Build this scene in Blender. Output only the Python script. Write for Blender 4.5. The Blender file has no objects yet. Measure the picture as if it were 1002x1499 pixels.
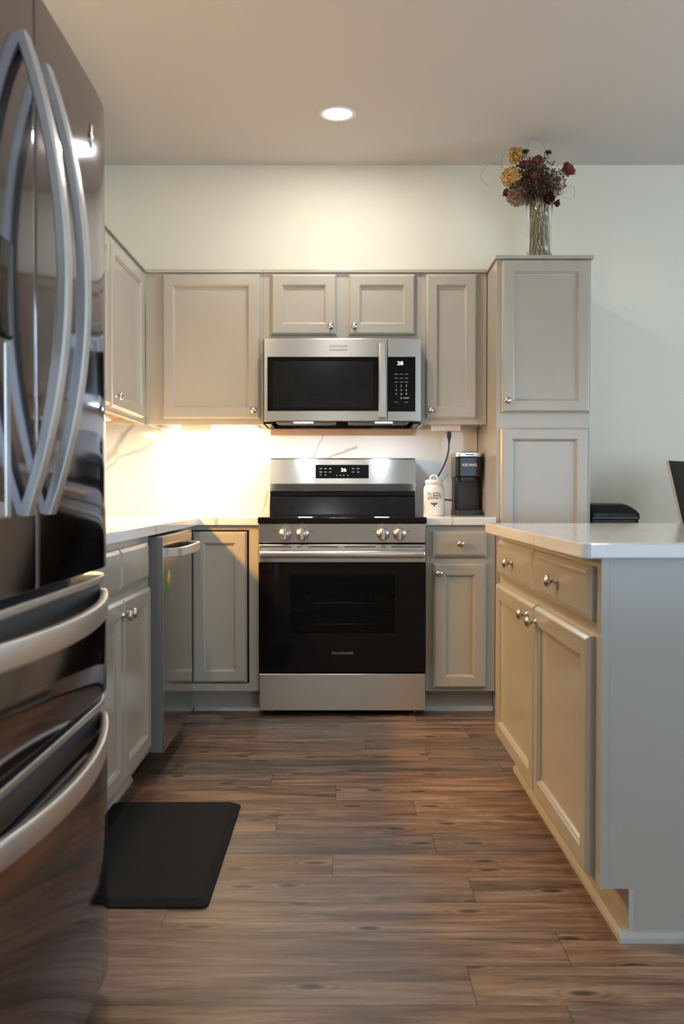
import bpy, bmesh, math, random
from mathutils import Vector, Matrix
random.seed(7)
PI = math.pi
sc = bpy.context.scene
COL = sc.collection

# ---------------------------------------------------------------- camera
cd = bpy.data.cameras.new('camera')
cam = bpy.data.objects.new('camera', cd)
COL.objects.link(cam)
cam.location = (0, 0, 1.02)
cam.rotation_euler = (PI/2 - math.radians(1.097), 0, 0)
cd.sensor_fit = 'VERTICAL'
cd.sensor_height = 36.0
cd.sensor_width = 24.06
cd.lens = 1384.0/1499.0*36.0
cd.clip_start = 0.05
cd.dof.use_dof = True
cd.dof.focus_distance = 4.3
cd.dof.aperture_fstop = 5.6
sc.camera = cam

# ---------------------------------------------------------------- exposure, world, daylight
sc.view_settings.view_transform = 'Standard'
sc.view_settings.look = 'None'
sc.view_settings.gamma = 1.0
sc.view_settings.use_curve_mapping = False
sc.view_settings.exposure = 0.0
DAY_REAR = 66.0
DAY_SIDE = 44.0
DOWNLIGHT = 10.5
WARM_BACK = 4.6
WARM_LEFT = 30.0
HOB = 1.9
REAR_FILL = 12.0
SINK_FILL = 18.0
WARM = (1.0, 0.49, 0.09)
WARM2 = (1.0, 0.75, 0.46)

w = bpy.data.worlds.new('world')
sc.world = w
w.use_nodes = True
w.node_tree.nodes['Background'].inputs[0].default_value = (0.62, 0.80, 1.0, 1)
w.node_tree.nodes['Background'].inputs[1].default_value = 0.9


def area(name, loc, rot, sx, sy, power, color, parent=None, spread=PI):
    l = bpy.data.lights.new(name, 'AREA')
    l.shape = 'RECTANGLE'
    l.size, l.size_y = sx, sy
    l.energy = power
    l.color = color
    l.spread = spread
    o = bpy.data.objects.new(name, l)
    COL.objects.link(o)
    o.location = loc
    o.rotation_euler = rot
    return o


# daylight entering by the patio door behind the camera and the window of the right wall
area('daylight_rear', (2.4, -2.93, 1.15), (PI/2, 0, 0), 2.0, 1.95, DAY_REAR, (0.60, 0.80, 1.0))
area('daylight_side', (3.53, 2.9, 1.5), (0, PI/2, 0), 1.15, 1.55, DAY_SIDE, (0.68, 0.86, 1.0))


# ---------------------------------------------------------------- materials
MAT = {}


def srgb(r, g, b):
    def f(c):
        c /= 255.0
        return c/12.92 if c <= 0.04045 else ((c+0.055)/1.055)**2.4
    return (f(r), f(g), f(b), 1)


def new_mat(name):
    m = bpy.data.materials.new(name)
    m.use_nodes = True
    MAT[name] = m
    return m, m.node_tree, m.node_tree.nodes['Principled BSDF']


def nd(t, kind, **kw):
    n = t.nodes.new(kind)
    for k, v in kw.items():
        setattr(n, k, v)
    return n


def mth(t, op, a, b=None, c=None):
    n = t.nodes.new('ShaderNodeMath')
    n.operation = op
    for i, v in enumerate((a, b, c)):
        if v is None:
            continue
        if isinstance(v, (int, float)):
            n.inputs[i].default_value = v
        else:
            t.links.new(v, n.inputs[i])
    return n.outputs[0]


def noise(t, vec, scale, detail=3, rough=0.5, dist=0.0):
    n = t.nodes.new('ShaderNodeTexNoise')
    n.inputs['Scale'].default_value = scale
    n.inputs['Detail'].default_value = detail
    n.inputs['Roughness'].default_value = rough
    n.inputs['Distortion'].default_value = dist
    if vec is not None:
        t.links.new(vec, n.inputs['Vector'])
    return n


def mapping(t, vec, scale):
    n = t.nodes.new('ShaderNodeMapping')
    n.inputs['Scale'].default_value = scale
    t.links.new(vec, n.inputs['Vector'])
    return n.outputs[0]


def bump(t, p, height, strength, dist=0.002):
    b = t.nodes.new('ShaderNodeBump')
    b.inputs['Strength'].default_value = strength
    b.inputs['Distance'].default_value = dist
    t.links.new(height, b.inputs['Height'])
    t.links.new(b.outputs[0], p.inputs['Normal'])


def mixc(t, fac, a, b):
    n = t.nodes.new('ShaderNodeMix')
    n.data_type = 'RGBA'
    if isinstance(fac, (int, float)):
        n.inputs[0].default_value = fac
    else:
        t.links.new(fac, n.inputs[0])
    for i, v in ((6, a), (7, b)):
        if isinstance(v, tuple):
            n.inputs[i].default_value = v
        else:
            t.links.new(v, n.inputs[i])
    return n.outputs[2]


def simple(name, col, rough=0.5, metal=0.0, var=0.06, nscale=30.0, bstr=0.0, bscale=200.0, aniso=None, coat=0.0, spec=0.5):
    m, t, p = new_mat(name)
    geo = nd(t, 'ShaderNodeTexCoord').outputs['Object']
    n = noise(t, geo, nscale, 3)
    dark = tuple(c*(1-var) for c in col[:3]) + (1,)
    light = tuple(min(1, c*(1+var)) for c in col[:3]) + (1,)
    t.links.new(mixc(t, n.outputs[0], dark, light), p.inputs['Base Color'])
    p.inputs['Roughness'].default_value = rough
    p.inputs['Metallic'].default_value = metal
    p.inputs['Specular IOR Level'].default_value = spec
    p.inputs['Coat Weight'].default_value = coat
    p.inputs['Coat Roughness'].default_value = 0.08
    if aniso:
        p.inputs['Anisotropic'].default_value = aniso[0]
        v = nd(t, 'ShaderNodeCombineXYZ')
        for i in range(3):
            v.inputs[i].default_value = aniso[1][i]
        t.links.new(v.outputs[0], p.inputs['Tangent'])
    if bstr:
        b = noise(t, geo, bscale, 2)
        bump(t, p, b.outputs[0], bstr)
    return m


def emis(name, col, strength):
    m, t, p = new_mat(name)
    p.inputs['Base Color'].default_value = (0.8, 0.8, 0.8, 1)
    p.inputs['Emission Color'].default_value = col
    p.inputs['Emission Strength'].default_value = strength
    return m


simple('wall_paint', (0.80, 0.765, 0.655, 1), 0.7, var=0.012, nscale=4, bstr=0.08, bscale=350)
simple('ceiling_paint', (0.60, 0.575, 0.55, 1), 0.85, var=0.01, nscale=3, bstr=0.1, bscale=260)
# painted cabinets: brushed-on satin paint with faint vertical strokes
m, t, p = new_mat('cabinet_paint')
oc = nd(t, 'ShaderNodeTexCoord').outputs['Object']
st = noise(t, mapping(t, oc, (130, 130, 7)), 1.0, 3)
t.links.new(mixc(t, noise(t, oc, 5, 2).outputs[0], (0.395, 0.372, 0.325, 1), (0.425, 0.40, 0.35, 1)), p.inputs['Base Color'])
p.inputs['Roughness'].default_value = 0.21
bump(t, p, st.outputs[0], 0.12, 0.0012)
simple('shoe_paint', (0.46, 0.46, 0.44, 1), 0.35, var=0.05)
simple('raw_wood', (0.36, 0.23, 0.13, 1), 0.6, var=0.25, nscale=14)
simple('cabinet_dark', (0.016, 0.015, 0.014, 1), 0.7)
simple('nickel', (0.60, 0.57, 0.53, 1), 0.26, 1.0, var=0.05)
simple('stainless', (0.66, 0.635, 0.60, 1), 0.27, 1.0, var=0.03, aniso=(0.8, (0, 0, 1)))
simple('stainless_bar', (0.70, 0.68, 0.65, 1), 0.26, 1.0, var=0.03)
simple('fridge_steel', (0.27, 0.266, 0.28, 1), 0.075, 1.0, var=0.02, nscale=8).node_tree.nodes['Principled BSDF'].inputs['Specular Tint'].default_value = (0.72, 0.72, 0.78, 1)
simple('fridge_bar', (0.66, 0.66, 0.67, 1), 0.36, 1.0, var=0.03)
simple('fridge_side', (0.06, 0.06, 0.062, 1), 0.45)
simple('dishwasher_steel', (0.40, 0.385, 0.37, 1), 0.14, 1.0, var=0.03)
simple('door_core', (0.17, 0.168, 0.165, 1), 0.45)
simple('silver_plastic', (0.36, 0.37, 0.39, 1), 0.55)
simple('dishwasher_bar', (0.62, 0.61, 0.60, 1), 0.3, 1.0, var=0.03)
simple('black_glass', (0.005, 0.005, 0.006, 1), 0.05, var=0.0, spec=0.22)
simple('black_enamel', (0.008, 0.008, 0.009, 1), 0.14, spec=0.3)
simple('black_plastic', (0.017, 0.017, 0.018, 1), 0.42)
simple('grey_plastic', (0.16, 0.165, 0.165, 1), 0.35)
simple('dispenser_grey', (0.42, 0.42, 0.43, 1), 0.3, 0.6)
simple('oven_cavity', (0.13, 0.13, 0.125, 1), 0.5)
simple('rack_wire', (0.45, 0.43, 0.40, 1), 0.4, 1.0)
simple('mat_rubber', (0.0065, 0.0065, 0.0075, 1), 0.8, var=0.3, nscale=160, bstr=0.5, bscale=420, spec=0.25)
simple('ceramic', (0.80, 0.80, 0.78, 1), 0.18, var=0.02)
simple('ink', (0.02, 0.02, 0.02, 1), 0.6)
simple('print_grey', (0.30, 0.31, 0.33, 1), 0.5)
simple('bar_dark', (0.50, 0.48, 0.47, 1), 0.36, 1.0, var=0.03)
simple('ring_grey', (0.03, 0.03, 0.032, 1), 0.3)
simple('logo_grey', (0.14, 0.14, 0.15, 1), 0.5)
simple('print_tan', (0.30, 0.21, 0.08, 1), 0.5)
simple('white_plastic', (0.82, 0.80, 0.76, 1), 0.4, var=0.02)
simple('desk_wood', (0.42, 0.20, 0.07, 1), 0.35, var=0.25, nscale=12)
simple('stem_tan', (0.40, 0.31, 0.20, 1), 0.7, var=0.3, nscale=60)
simple('stem_dark', (0.16, 0.12, 0.075, 1), 0.7, var=0.3, nscale=60)
simple('petal_gold', (0.60, 0.34, 0.09, 1), 0.7, var=0.6, nscale=120)
simple('petal_blush', (0.22, 0.12, 0.075, 1), 0.7, var=0.6, nscale=120)
simple('petal_rust', (0.17, 0.035, 0.016, 1), 0.6, var=0.4, nscale=60)
simple('petal_wine', (0.085, 0.012, 0.016, 1), 0.6, var=0.4, nscale=60)
simple('pod_dark', (0.030, 0.024, 0.018, 1), 0.8, var=0.4, nscale=80)
simple('filler_brown', (0.10, 0.055, 0.032, 1), 0.8, var=0.5, nscale=70)
simple('grass_pale', (0.48, 0.40, 0.26, 1), 0.8, var=0.3, nscale=70)
simple('sticker_green', (0.22, 0.38, 0.06, 1), 0.5)
simple('sticker_gold', (0.75, 0.40, 0.08, 1), 0.5)
simple('frame_white', (0.78, 0.78, 0.77, 1), 0.4, var=0.02)
emis('lamp_lens', (1.0, 0.96, 0.9, 1), 9.0)
emis('warm_lens', (1.0, 0.70, 0.36, 1), 5.0)
emis('hob_lens', (0.78, 0.91, 1.0, 1), 4.5)
emis('digit_white', (0.9, 0.95, 1.0, 1), 1.0)

m, t, p = new_mat('vase_glass')
p.inputs['Base Color'].default_value = (0.97, 0.98, 0.97, 1)
p.inputs['Roughness'].default_value = 0.02
p.inputs['Transmission Weight'].default_value = 1.0
p.inputs['IOR'].default_value = 1.45
m, t, p = new_mat('window_pane')
tr = nd(t, 'ShaderNodeBsdfTransparent')
gl = nd(t, 'ShaderNodeBsdfGlossy')
gl.inputs['Roughness'].default_value = 0.02
mx = nd(t, 'ShaderNodeMixShader')
mx.inputs[0].default_value = 0.06
t.links.new(tr.outputs[0], mx.inputs[1])
t.links.new(gl.outputs[0], mx.inputs[2])
t.links.new(mx.outputs[0], t.nodes['Material Output'].inputs[0])
# tinted oven pane: dark see-through glass
m, t, p = new_mat('oven_pane')
tr = nd(t, 'ShaderNodeBsdfTransparent')
tr.inputs[0].default_value = (0.6, 0.6, 0.6, 1)
gl = nd(t, 'ShaderNodeBsdfGlossy')
gl.inputs['Roughness'].default_value = 0.04
fr = nd(t, 'ShaderNodeFresnel')
fr.inputs[0].default_value = 1.3
mx = nd(t, 'ShaderNodeMixShader')
t.links.new(fr.outputs[0], mx.inputs[0])
t.links.new(tr.outputs[0], mx.inputs[1])
t.links.new(gl.outputs[0], mx.inputs[2])
t.links.new(mx.outputs[0], t.nodes['Material Output'].inputs[0])


def vein_dist(t, px, pz, segs):
    """smallest distance to a polyline network, in the plane of px, pz"""
    best = None
    for (ax, az, bx, bz, wd) in segs:
        dx, dz = bx-ax, bz-az
        L2 = dx*dx+dz*dz
        rx = mth(t, 'SUBTRACT', px, ax)
        rz = mth(t, 'SUBTRACT', pz, az)
        u = mth(t, 'ADD', mth(t, 'MULTIPLY', rx, dx/L2), mth(t, 'MULTIPLY', rz, dz/L2))
        n = t.nodes.new('ShaderNodeClamp')
        t.links.new(u, n.inputs[0])
        u = n.outputs[0]
        ex = mth(t, 'SUBTRACT', rx, mth(t, 'MULTIPLY', u, dx))
        ez = mth(t, 'SUBTRACT', rz, mth(t, 'MULTIPLY', u, dz))
        d = mth(t, 'SQRT', mth(t, 'ADD', mth(t, 'MULTIPLY', ex, ex), mth(t, 'MULTIPLY', ez, ez)))
        d = mth(t, 'DIVIDE', d, wd)
        best = d if best is None else mth(t, 'MINIMUM', best, d)
    return best


def quartz(name, segs, vert):
    m, t, p = new_mat(name)
    pos = nd(t, 'ShaderNodeNewGeometry').outputs['Position']
    sep = nd(t, 'ShaderNodeSeparateXYZ')
    t.links.new(pos, sep.inputs[0])
    nz = noise(t, pos, 9.0, 3)
    sp = nd(t, 'ShaderNodeSeparateColor')
    t.links.new(nz.outputs[1], sp.inputs[0])
    px = mth(t, 'ADD', sep.outputs[0], mth(t, 'MULTIPLY', mth(t, 'SUBTRACT', sp.outputs[0], 0.5), 0.05))
    pz = mth(t, 'ADD', sep.outputs[2 if vert else 1], mth(t, 'MULTIPLY', mth(t, 'SUBTRACT', sp.outputs[1], 0.5), 0.05))
    d = vein_dist(t, px, pz, segs)
    fac = mth(t, 'SUBTRACT', 1.0, d)
    c = t.nodes.new('ShaderNodeClamp')
    t.links.new(mth(t, 'MULTIPLY', fac, 1.3), c.inputs[0])
    fac = mth(t, 'MULTIPLY', c.outputs[0], mth(t, 'ADD', 0.25, noise(t, pos, 14, 3).outputs[0]))
    c2 = t.nodes.new('ShaderNodeClamp')
    t.links.new(fac, c2.inputs[0])
    base = mixc(t, noise(t, pos, 3.0, 4).outputs[0], (0.76, 0.76, 0.755, 1), (0.82, 0.82, 0.815, 1))
    t.links.new(mixc(t, c2.outputs[0], base, (0.42, 0.40, 0.37, 1)), p.inputs['Base Color'])
    p.inputs['Roughness'].default_value = 0.10
    return m


quartz('quartz_splash', [
    (-1.28, 1.16, -1.235, 1.215, 0.022), (-1.235, 1.215, -1.19, 1.24, 0.026), (-1.19, 1.24, -1.15, 1.33, 0.020),
    (-1.15, 1.33, -1.08, 1.40, 0.016), (-1.28, 1.11, -1.17, 1.215, 0.007), (-1.17, 1.215, -1.02, 1.265, 0.007),
    (-1.02, 1.265, -0.87, 1.355, 0.008), (-0.90, 1.30, -0.97, 1.37, 0.006), (-0.70, 1.34, -0.67, 1.30, 0.007), (-0.67, 1.30, -0.79, 1.20, 0.006),
    (-0.42, 0.92, -0.40, 1.02, 0.007), (-0.40, 1.02, -0.34, 1.08, 0.007), (-0.15, 1.19, -0.095, 1.33, 0.006), (-0.095, 1.33, -0.06, 1.37, 0.006),
    (-0.10, 1.19, 0.075, 1.26, 0.010), (0.44, 1.0, 0.56, 1.12, 0.006)], True)
quartz('quartz_top', [
    (-1.2, 2.7, -0.7, 3.1, 0.012), (-0.9, 2.3, -1.1, 3.0, 0.008), (-0.8, 3.0, -0.64, 3.4, 0.010), (-0.60, 4.3, -0.50, 4.5, 0.010), (-0.50, 4.5, -0.62, 4.9, 0.008),
    (0.55, 2.75, 0.95, 2.9, 0.012), (0.95, 2.9, 1.5, 2.75, 0.010), (0.7, 2.2, 0.53, 2.62, 0.006), (0.9, 3.3, 1.3, 3.1, 0.014), (0.5, 4.3, 0.62, 4.9, 0.006)], False)

# floor: vinyl planks running along x, each with its own tone, grain and knots
m, t, p = new_mat('plank_floor')
pos = nd(t, 'ShaderNodeNewGeometry').outputs['Position']
sep = nd(t, 'ShaderNodeSeparateXYZ')
t.links.new(pos, sep.inputs[0])
X, Y = sep.outputs[0], sep.outputs[1]
PWID, PLEN = 0.158, 1.22
yr = mth(t, 'DIVIDE', mth(t, 'ADD', Y, 0.030), PWID)
row = mth(t, 'FLOOR', yr)
wn = nd(t, 'ShaderNodeTexWhiteNoise', noise_dimensions='1D')
t.links.new(row, wn.inputs['W'])
xr = mth(t, 'DIVIDE', mth(t, 'ADD', X, mth(t, 'MULTIPLY', wn.outputs[0], PLEN*7)), PLEN)
colm = mth(t, 'FLOOR', xr)
cb = nd(t, 'ShaderNodeCombineXYZ')
t.links.new(row, cb.inputs[0])
t.links.new(colm, cb.inputs[1])
wn2 = nd(t, 'ShaderNodeTexWhiteNoise', noise_dimensions='3D')
t.links.new(cb.outputs[0], wn2.inputs['Vector'])
rnd = wn2.outputs[0]
gv = nd(t, 'ShaderNodeCombineXYZ')
t.links.new(mth(t, 'ADD', mth(t, 'MULTIPLY', X, 1.6), mth(t, 'MULTIPLY', rnd, 41.0)), gv.inputs[0])
t.links.new(mth(t, 'MULTIPLY', Y, 26.0), gv.inputs[1])
t.links.new(mth(t, 'MULTIPLY', rnd, 19.0), gv.inputs[2])
# knots
kv = nd(t, 'ShaderNodeCombineXYZ')
t.links.new(mth(t, 'ADD', mth(t, 'MULTIPLY', X, 2.3), mth(t, 'MULTIPLY', rnd, 13.0)), kv.inputs[0])
t.links.new(mth(t, 'MULTIPLY', Y, 6.2), kv.inputs[1])
vo = nd(t, 'ShaderNodeTexVoronoi', voronoi_dimensions='2D')
vo.inputs['Scale'].default_value = 1.0
t.links.new(kv.outputs[0], vo.inputs['Vector'])
kd = vo.outputs['Distance']
grain = noise(t, gv.outputs[0], 1.0, 8, 0.68, 0.8)
pv = nd(t, 'ShaderNodeCombineXYZ')
t.links.new(mth(t, 'ADD', mth(t, 'MULTIPLY', X, 2.2), mth(t, 'MULTIPLY', rnd, 23.0)), pv.inputs[0])
t.links.new(mth(t, 'MULTIPLY', Y, 11.0), pv.inputs[1])
patch = noise(t, pv.outputs[0], 1.0, 4, 0.6, 1.2)
fv = nd(t, 'ShaderNodeCombineXYZ')
t.links.new(mth(t, 'MULTIPLY', X, 9.0), fv.inputs[0])
t.links.new(mth(t, 'MULTIPLY', Y, 150.0), fv.inputs[1])
fine = noise(t, fv.outputs[0], 1.0, 3, 0.6, 0.4)
gsum = mth(t, 'ADD', mth(t, 'MULTIPLY', fine.outputs[0], 0.18), mth(t, 'ADD', mth(t, 'MULTIPLY', grain.outputs[0], 0.46), mth(t, 'MULTIPLY', patch.outputs[0], 0.42)))
gw = mth(t, 'ADD', gsum, mth(t, 'MULTIPLY', mth(t, 'SINE', mth(t, 'MULTIPLY', kd, 85.0)), mth(t, 'MULTIPLY', 0.10, mth(t, 'POWER', 2.718, mth(t, 'MULTIPLY', kd, -11.0)))))
cr = nd(t, 'ShaderNodeValToRGB')
cr.color_ramp.elements[0].position = 0.41
cr.color_ramp.elements[0].color = (0.050, 0.029, 0.019, 1)
cr.color_ramp.elements[1].position = 0.64
cr.color_ramp.elements[1].color = (0.260, 0.180, 0.130, 1)
e = cr.color_ramp.elements.new(0.52)
e.color = (0.140, 0.086, 0.058, 1)
t.links.new(gw, cr.inputs[0])
hsv = nd(t, 'ShaderNodeHueSaturation')
t.links.new(cr.outputs[0], hsv.inputs['Color'])
t.links.new(mth(t, 'ADD', 0.80, mth(t, 'MULTIPLY', rnd, 0.62)), hsv.inputs['Value'])
t.links.new(mth(t, 'ADD', 0.72, mth(t, 'MULTIPLY', wn2.outputs[0], 0.45)), hsv.inputs['Saturation'])
kc = nd(t, 'ShaderNodeMapRange')
kc.inputs[1].default_value = 0.035
kc.inputs[2].default_value = 0.062
kc.inputs[3].default_value = 0.95
kc.inputs[4].default_value = 0.0
t.links.new(kd, kc.inputs[0])
c1 = mixc(t, kc.outputs[0], hsv.outputs[0], (0.035, 0.022, 0.016, 1))
fy = mth(t, 'FRACT', yr)
fx = mth(t, 'FRACT', xr)
ey = mth(t, 'MULTIPLY', mth(t, 'MINIMUM', fy, mth(t, 'SUBTRACT', 1.0, fy)), PWID)
ex = mth(t, 'MULTIPLY', mth(t, 'MINIMUM', fx, mth(t, 'SUBTRACT', 1.0, fx)), PLEN)
gap = mth(t, 'LESS_THAN', mth(t, 'MINIMUM', ey, ex), 0.0013)
t.links.new(mixc(t, mth(t, 'MULTIPLY', gap, 0.75), c1, (0.025, 0.016, 0.012, 1)), p.inputs['Base Color'])
p.inputs['Roughness'].default_value = 0.38
bump(t, p, mth(t, 'SUBTRACT', grain.outputs[0], gap), 0.10, 0.002)


# ---------------------------------------------------------------- mesh helpers
ORIGIN = {}


class B:
    def __init__(self):
        self.bm = bmesh.new()

    def box(self, x0, x1, y0, y1, z0, z1):
        x0, x1 = sorted((x0, x1)); y0, y1 = sorted((y0, y1)); z0, z1 = sorted((z0, z1))
        v = [self.bm.verts.new(c) for c in ((x0, y0, z0), (x1, y0, z0), (x1, y1, z0), (x0, y1, z0), (x0, y0, z1), (x1, y0, z1), (x1, y1, z1), (x0, y1, z1))]
        for f in ((3, 2, 1, 0), (4, 5, 6, 7), (0, 1, 5, 4), (1, 2, 6, 5), (2, 3, 7, 6), (3, 0, 4, 7)):
            self.bm.faces.new([v[i] for i in f])
        return self

    def loops(self, rings, cap0=True, cap1=True, smooth=False, closed=True):
        vs = [[self.bm.verts.new(c) for c in r] for r in rings]
        n = len(vs[0])
        for a, b in zip(vs, vs[1:]):
            for i in range(n if closed else n-1):
                j = (i+1) % n
                f = self.bm.faces.new((a[i], a[j], b[j], b[i]))
                f.smooth = smooth
        if cap0:
            self.bm.faces.new(vs[0][::-1])
        if cap1:
            self.bm.faces.new(vs[-1])
        return self

    def prism(self, pts, z0, z1, smooth=False):
        """outline in xy, extruded in z"""
        return self.loops([[(x, y, z0) for x, y in pts], [(x, y, z1) for x, y in pts]], smooth=smooth)

    def prism_x(self, pts, x0, x1):
        return self.loops([[(x0, y, z) for y, z in pts], [(x1, y, z) for y, z in pts]])

    def lathe(self, prof, c=(0, 0, 0), axis='z', n=28, cap0=True, cap1=True):
        rings = []
        for r, h in prof:
            r = max(r, 1e-5)
            ring = []
            for i in range(n):
                a = 2*PI*i/n
                u, v = r*math.cos(a), r*math.sin(a)
                if axis == 'z':
                    ring.append((c[0]+u, c[1]+v, c[2]+h))
                elif axis == 'y':
                    ring.append((c[0]+u, c[1]-h, c[2]+v))
                else:
                    ring.append((c[0]+h, c[1]+u, c[2]+v))
            rings.append(ring)
        return self.loops(rings, cap0, cap1, smooth=True)

    def tube(self, pts, r, n=10, r2=None, caps=True):
        pts = [Vector(q) for q in pts]
        rings = []
        prev = None
        m_ = len(pts)
        for i, q in enumerate(pts):
            d = (pts[min(i+1, m_-1)]-pts[max(i-1, 0)]).normalized()
            if prev is None:
                up = Vector((0, 0, 1)) if abs(d.z) < 0.9 else Vector((1, 0, 0))
                s = d.cross(up).normalized()
            else:
                s = (prev - d*prev.dot(d)).normalized()
            prev = s
            u = d.cross(s)
            rr = r if r2 is None else r+(r2-r)*i/(m_-1)
            if callable(r):
                rr = r(i/(m_-1))
            rings.append([tuple(q + s*rr*math.cos(2*PI*k/n) + u*rr*math.sin(2*PI*k/n)) for k in range(n)])
        return self.loops(rings, caps, caps, smooth=True)

    def strap(self, pts, out, half_w, half_t, wide, chamfer=0.3):
        """bar with a rounded rectangular section swept along pts; OUT is the direction of its thickness, WIDE of its width"""
        out, wide = Vector(out), Vector(wide)
        rings = []
        ch = chamfer*half_t
        sec = []
        for sx, sy in ((1, 1), (-1, 1), (-1, -1), (1, -1)):
            cx, cy = sx*(half_w-ch), sy*(half_t-ch)
            a0 = {(1, 1): 0, (-1, 1): PI/2, (-1, -1): PI, (1, -1): 3*PI/2}[(sx, sy)]
            for k in range(4):
                a = a0 + PI/2*k/3
                sec.append((cx+ch*math.cos(a), cy+ch*math.sin(a)))
        for q in pts:
            rings.append([tuple(Vector(q)+wide*a+out*b) for a, b in sec])
        return self.loops(rings, smooth=False)

    def finish(self, name, mat, parent=None, bevel=0.0, seg=2, smooth=None):
        bm = self.bm
        bmesh.ops.recalc_face_normals(bm, faces=bm.faces[:])
        if smooth is not None:
            for f in bm.faces:
                f.smooth = smooth
        me = bpy.data.meshes.new(name)
        if parent is not None:
            bmesh.ops.translate(bm, verts=bm.verts[:], vec=-Vector(ORIGIN[parent.name]))
        bm.to_mesh(me)
        bm.free()
        o = bpy.data.objects.new(name, me)
        COL.objects.link(o)
        me.materials.append(MAT[mat])
        if parent is not None:
            o.parent = parent
            ORIGIN[o.name] = ORIGIN[parent.name]
        else:
            ORIGIN[o.name] = (0, 0, 0)
        if bevel:
            md = o.modifiers.new('bevel', 'BEVEL')
            md.width = bevel
            md.segments = seg
            md.limit_method = 'ANGLE'
            md.angle_limit = 0.6
        return o


def tag(o, label, cat, group=None, kind=None):
    o['label'] = label
    o['category'] = cat
    if group:
        o['group'] = group
    if kind:
        o['kind'] = kind
    return o


def thing(name, label, cat, loc, rotz=0.0, group=None, local=False):
    o = bpy.data.objects.new(name, None)
    o.empty_display_size = 0.05
    COL.objects.link(o)
    o.location = loc
    o.rotation_euler = (0, 0, rotz)
    ORIGIN[o.name] = (0, 0, 0) if local else tuple(loc)
    return tag(o, label, cat, group)


def struct(name, b, mat, label=None, bevel=0.0):
    o = b.finish(name, mat, None, bevel)
    o['kind'] = 'structure'
    if label:
        o['label'] = label
        o['category'] = name.split('_')[0]
    return o


def text(name, body, size, loc, rot, mat, parent, xs=1.0, warp=None, bold=0.0):
    cu = bpy.data.curves.new(name, 'FONT')
    cu.body = body
    cu.size = size
    cu.align_x = 'CENTER'
    cu.align_y = 'CENTER'
    cu.extrude = 0.0003
    cu.offset = bold
    tmp = bpy.data.objects.new(name, cu)
    COL.objects.link(tmp)
    dg = bpy.context.evaluated_depsgraph_get()
    dg.update()
    me = bpy.data.meshes.new_from_object(tmp.evaluated_get(dg))
    bpy.data.objects.remove(tmp)
    M = Matrix.Translation(Vector(loc)) @ rot.to_4x4() @ Matrix.Diagonal((xs, 1, 1, 1))
    for v in me.vertices:
        co = M @ v.co
        if warp:
            co = warp(co)
        v.co = co - Vector(ORIGIN[parent.name])
    me.materials.clear()
    me.materials.append(MAT[mat])
    o = bpy.data.objects.new(name, me)
    COL.objects.link(o)
    o.parent = parent
    ORIGIN[o.name] = ORIGIN[parent.name]
    return o


FRONT = Matrix.Rotation(PI/2, 3, 'X')            # text facing -y

# ---------------------------------------------------------------- the room
XL, XR, YB, YF, H = -1.295, 3.6, 4.98, -3.0, 2.74
struct('floor', B().box(XL-.1, XR+.1, YF-.1, YB+.1, -.1, 0), 'plank_floor', 'brown wood-look plank floor with dark knots')
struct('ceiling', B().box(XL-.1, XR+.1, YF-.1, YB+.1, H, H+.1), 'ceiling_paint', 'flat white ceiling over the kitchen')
struct('wall_back', B().box(XL-.1, XR+.1, YB, YB+.1, 0, H), 'wall_paint', 'pale cream wall behind the range')
struct('wall_left', B().box(XL-.1, XL, YF, YB, 0, H), 'wall_paint', 'pale wall behind the refrigerator')
b = B()
wy0, wy1, wz0, wz1 = 2.1, 3.7, 0.9, 2.1
b.box(XR, XR+.1, YF, wy0, 0, H).box(XR, XR+.1, wy1, YB, 0, H).box(XR, XR+.1, wy0, wy1, 0, wz0).box(XR, XR+.1, wy0, wy1, wz1, H)
struct('wall_right', b, 'wall_paint', 'pale wall with the side window')
b = B()
dx0, dx1, dz1 = 1.3, 3.5, 2.15
b.box(XL, dx0, YF-.1, YF, 0, H).box(dx1, XR, YF-.1, YF, 0, H).box(dx0, dx1, YF-.1, YF, dz1, H)
struct('wall_front', b, 'wall_paint', 'pale wall with the glass patio door')


def window(name, axis, u0, u1, z0, z1, pos, n_mull, label):
    r = B()
    fw = 0.06

    def bx(a0, a1, c0, c1, th=0.03):
        if axis == 'x':
            r.box(a0, a1, pos-th, pos+th, c0, c1)
        else:
            r.box(pos-th, pos+th, a0, a1, c0, c1)
    bx(u0, u0+fw, z0, z1); bx(u1-fw, u1, z0, z1); bx(u0+fw, u1-fw, z0, z0+fw); bx(u0+fw, u1-fw, z1-fw, z1)
    for i in range(1, n_mull+1):
        c = u0+(u1-u0)*i/(n_mull+1)
        bx(c-.03, c+.03, z0+fw, z1-fw, .025)
    fr_ = struct(name, r, 'frame_white', label)
    g = B()
    if axis == 'x':
        g.box(u0+fw, u1-fw, pos-.004, pos+.004, z0+fw, z1-fw)
    else:
        g.box(pos-.004, pos+.004, u0+fw, u1-fw, z0+fw, z1-fw)
    g.finish('pane', 'window_pane', fr_)


window('window_1', 'y', wy0, wy1, wz0, wz1, XR+.05, 1, 'white framed window in the right wall')
window('door_1', 'x', dx0, dx1, 0.0, dz1, YF-.05, 1, 'white framed glass patio door')

# quartz splash on the back wall and the left wall, a clad slab each
tag(B().box(XL+.021, 0.708, YB-.022, YB-.001, 0.9118, 1.385).finish('backsplash', 'quartz_splash'),
    'white veined quartz backsplash slab behind the range', 'backsplash')
tag(B().box(XL+.001, XL+.020, 2.43, YB-.024, 0.9118, 1.385).finish('backsplash', 'quartz_splash'),
    'white quartz backsplash slab on left wall above the sink counter', 'backsplash')


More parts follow.
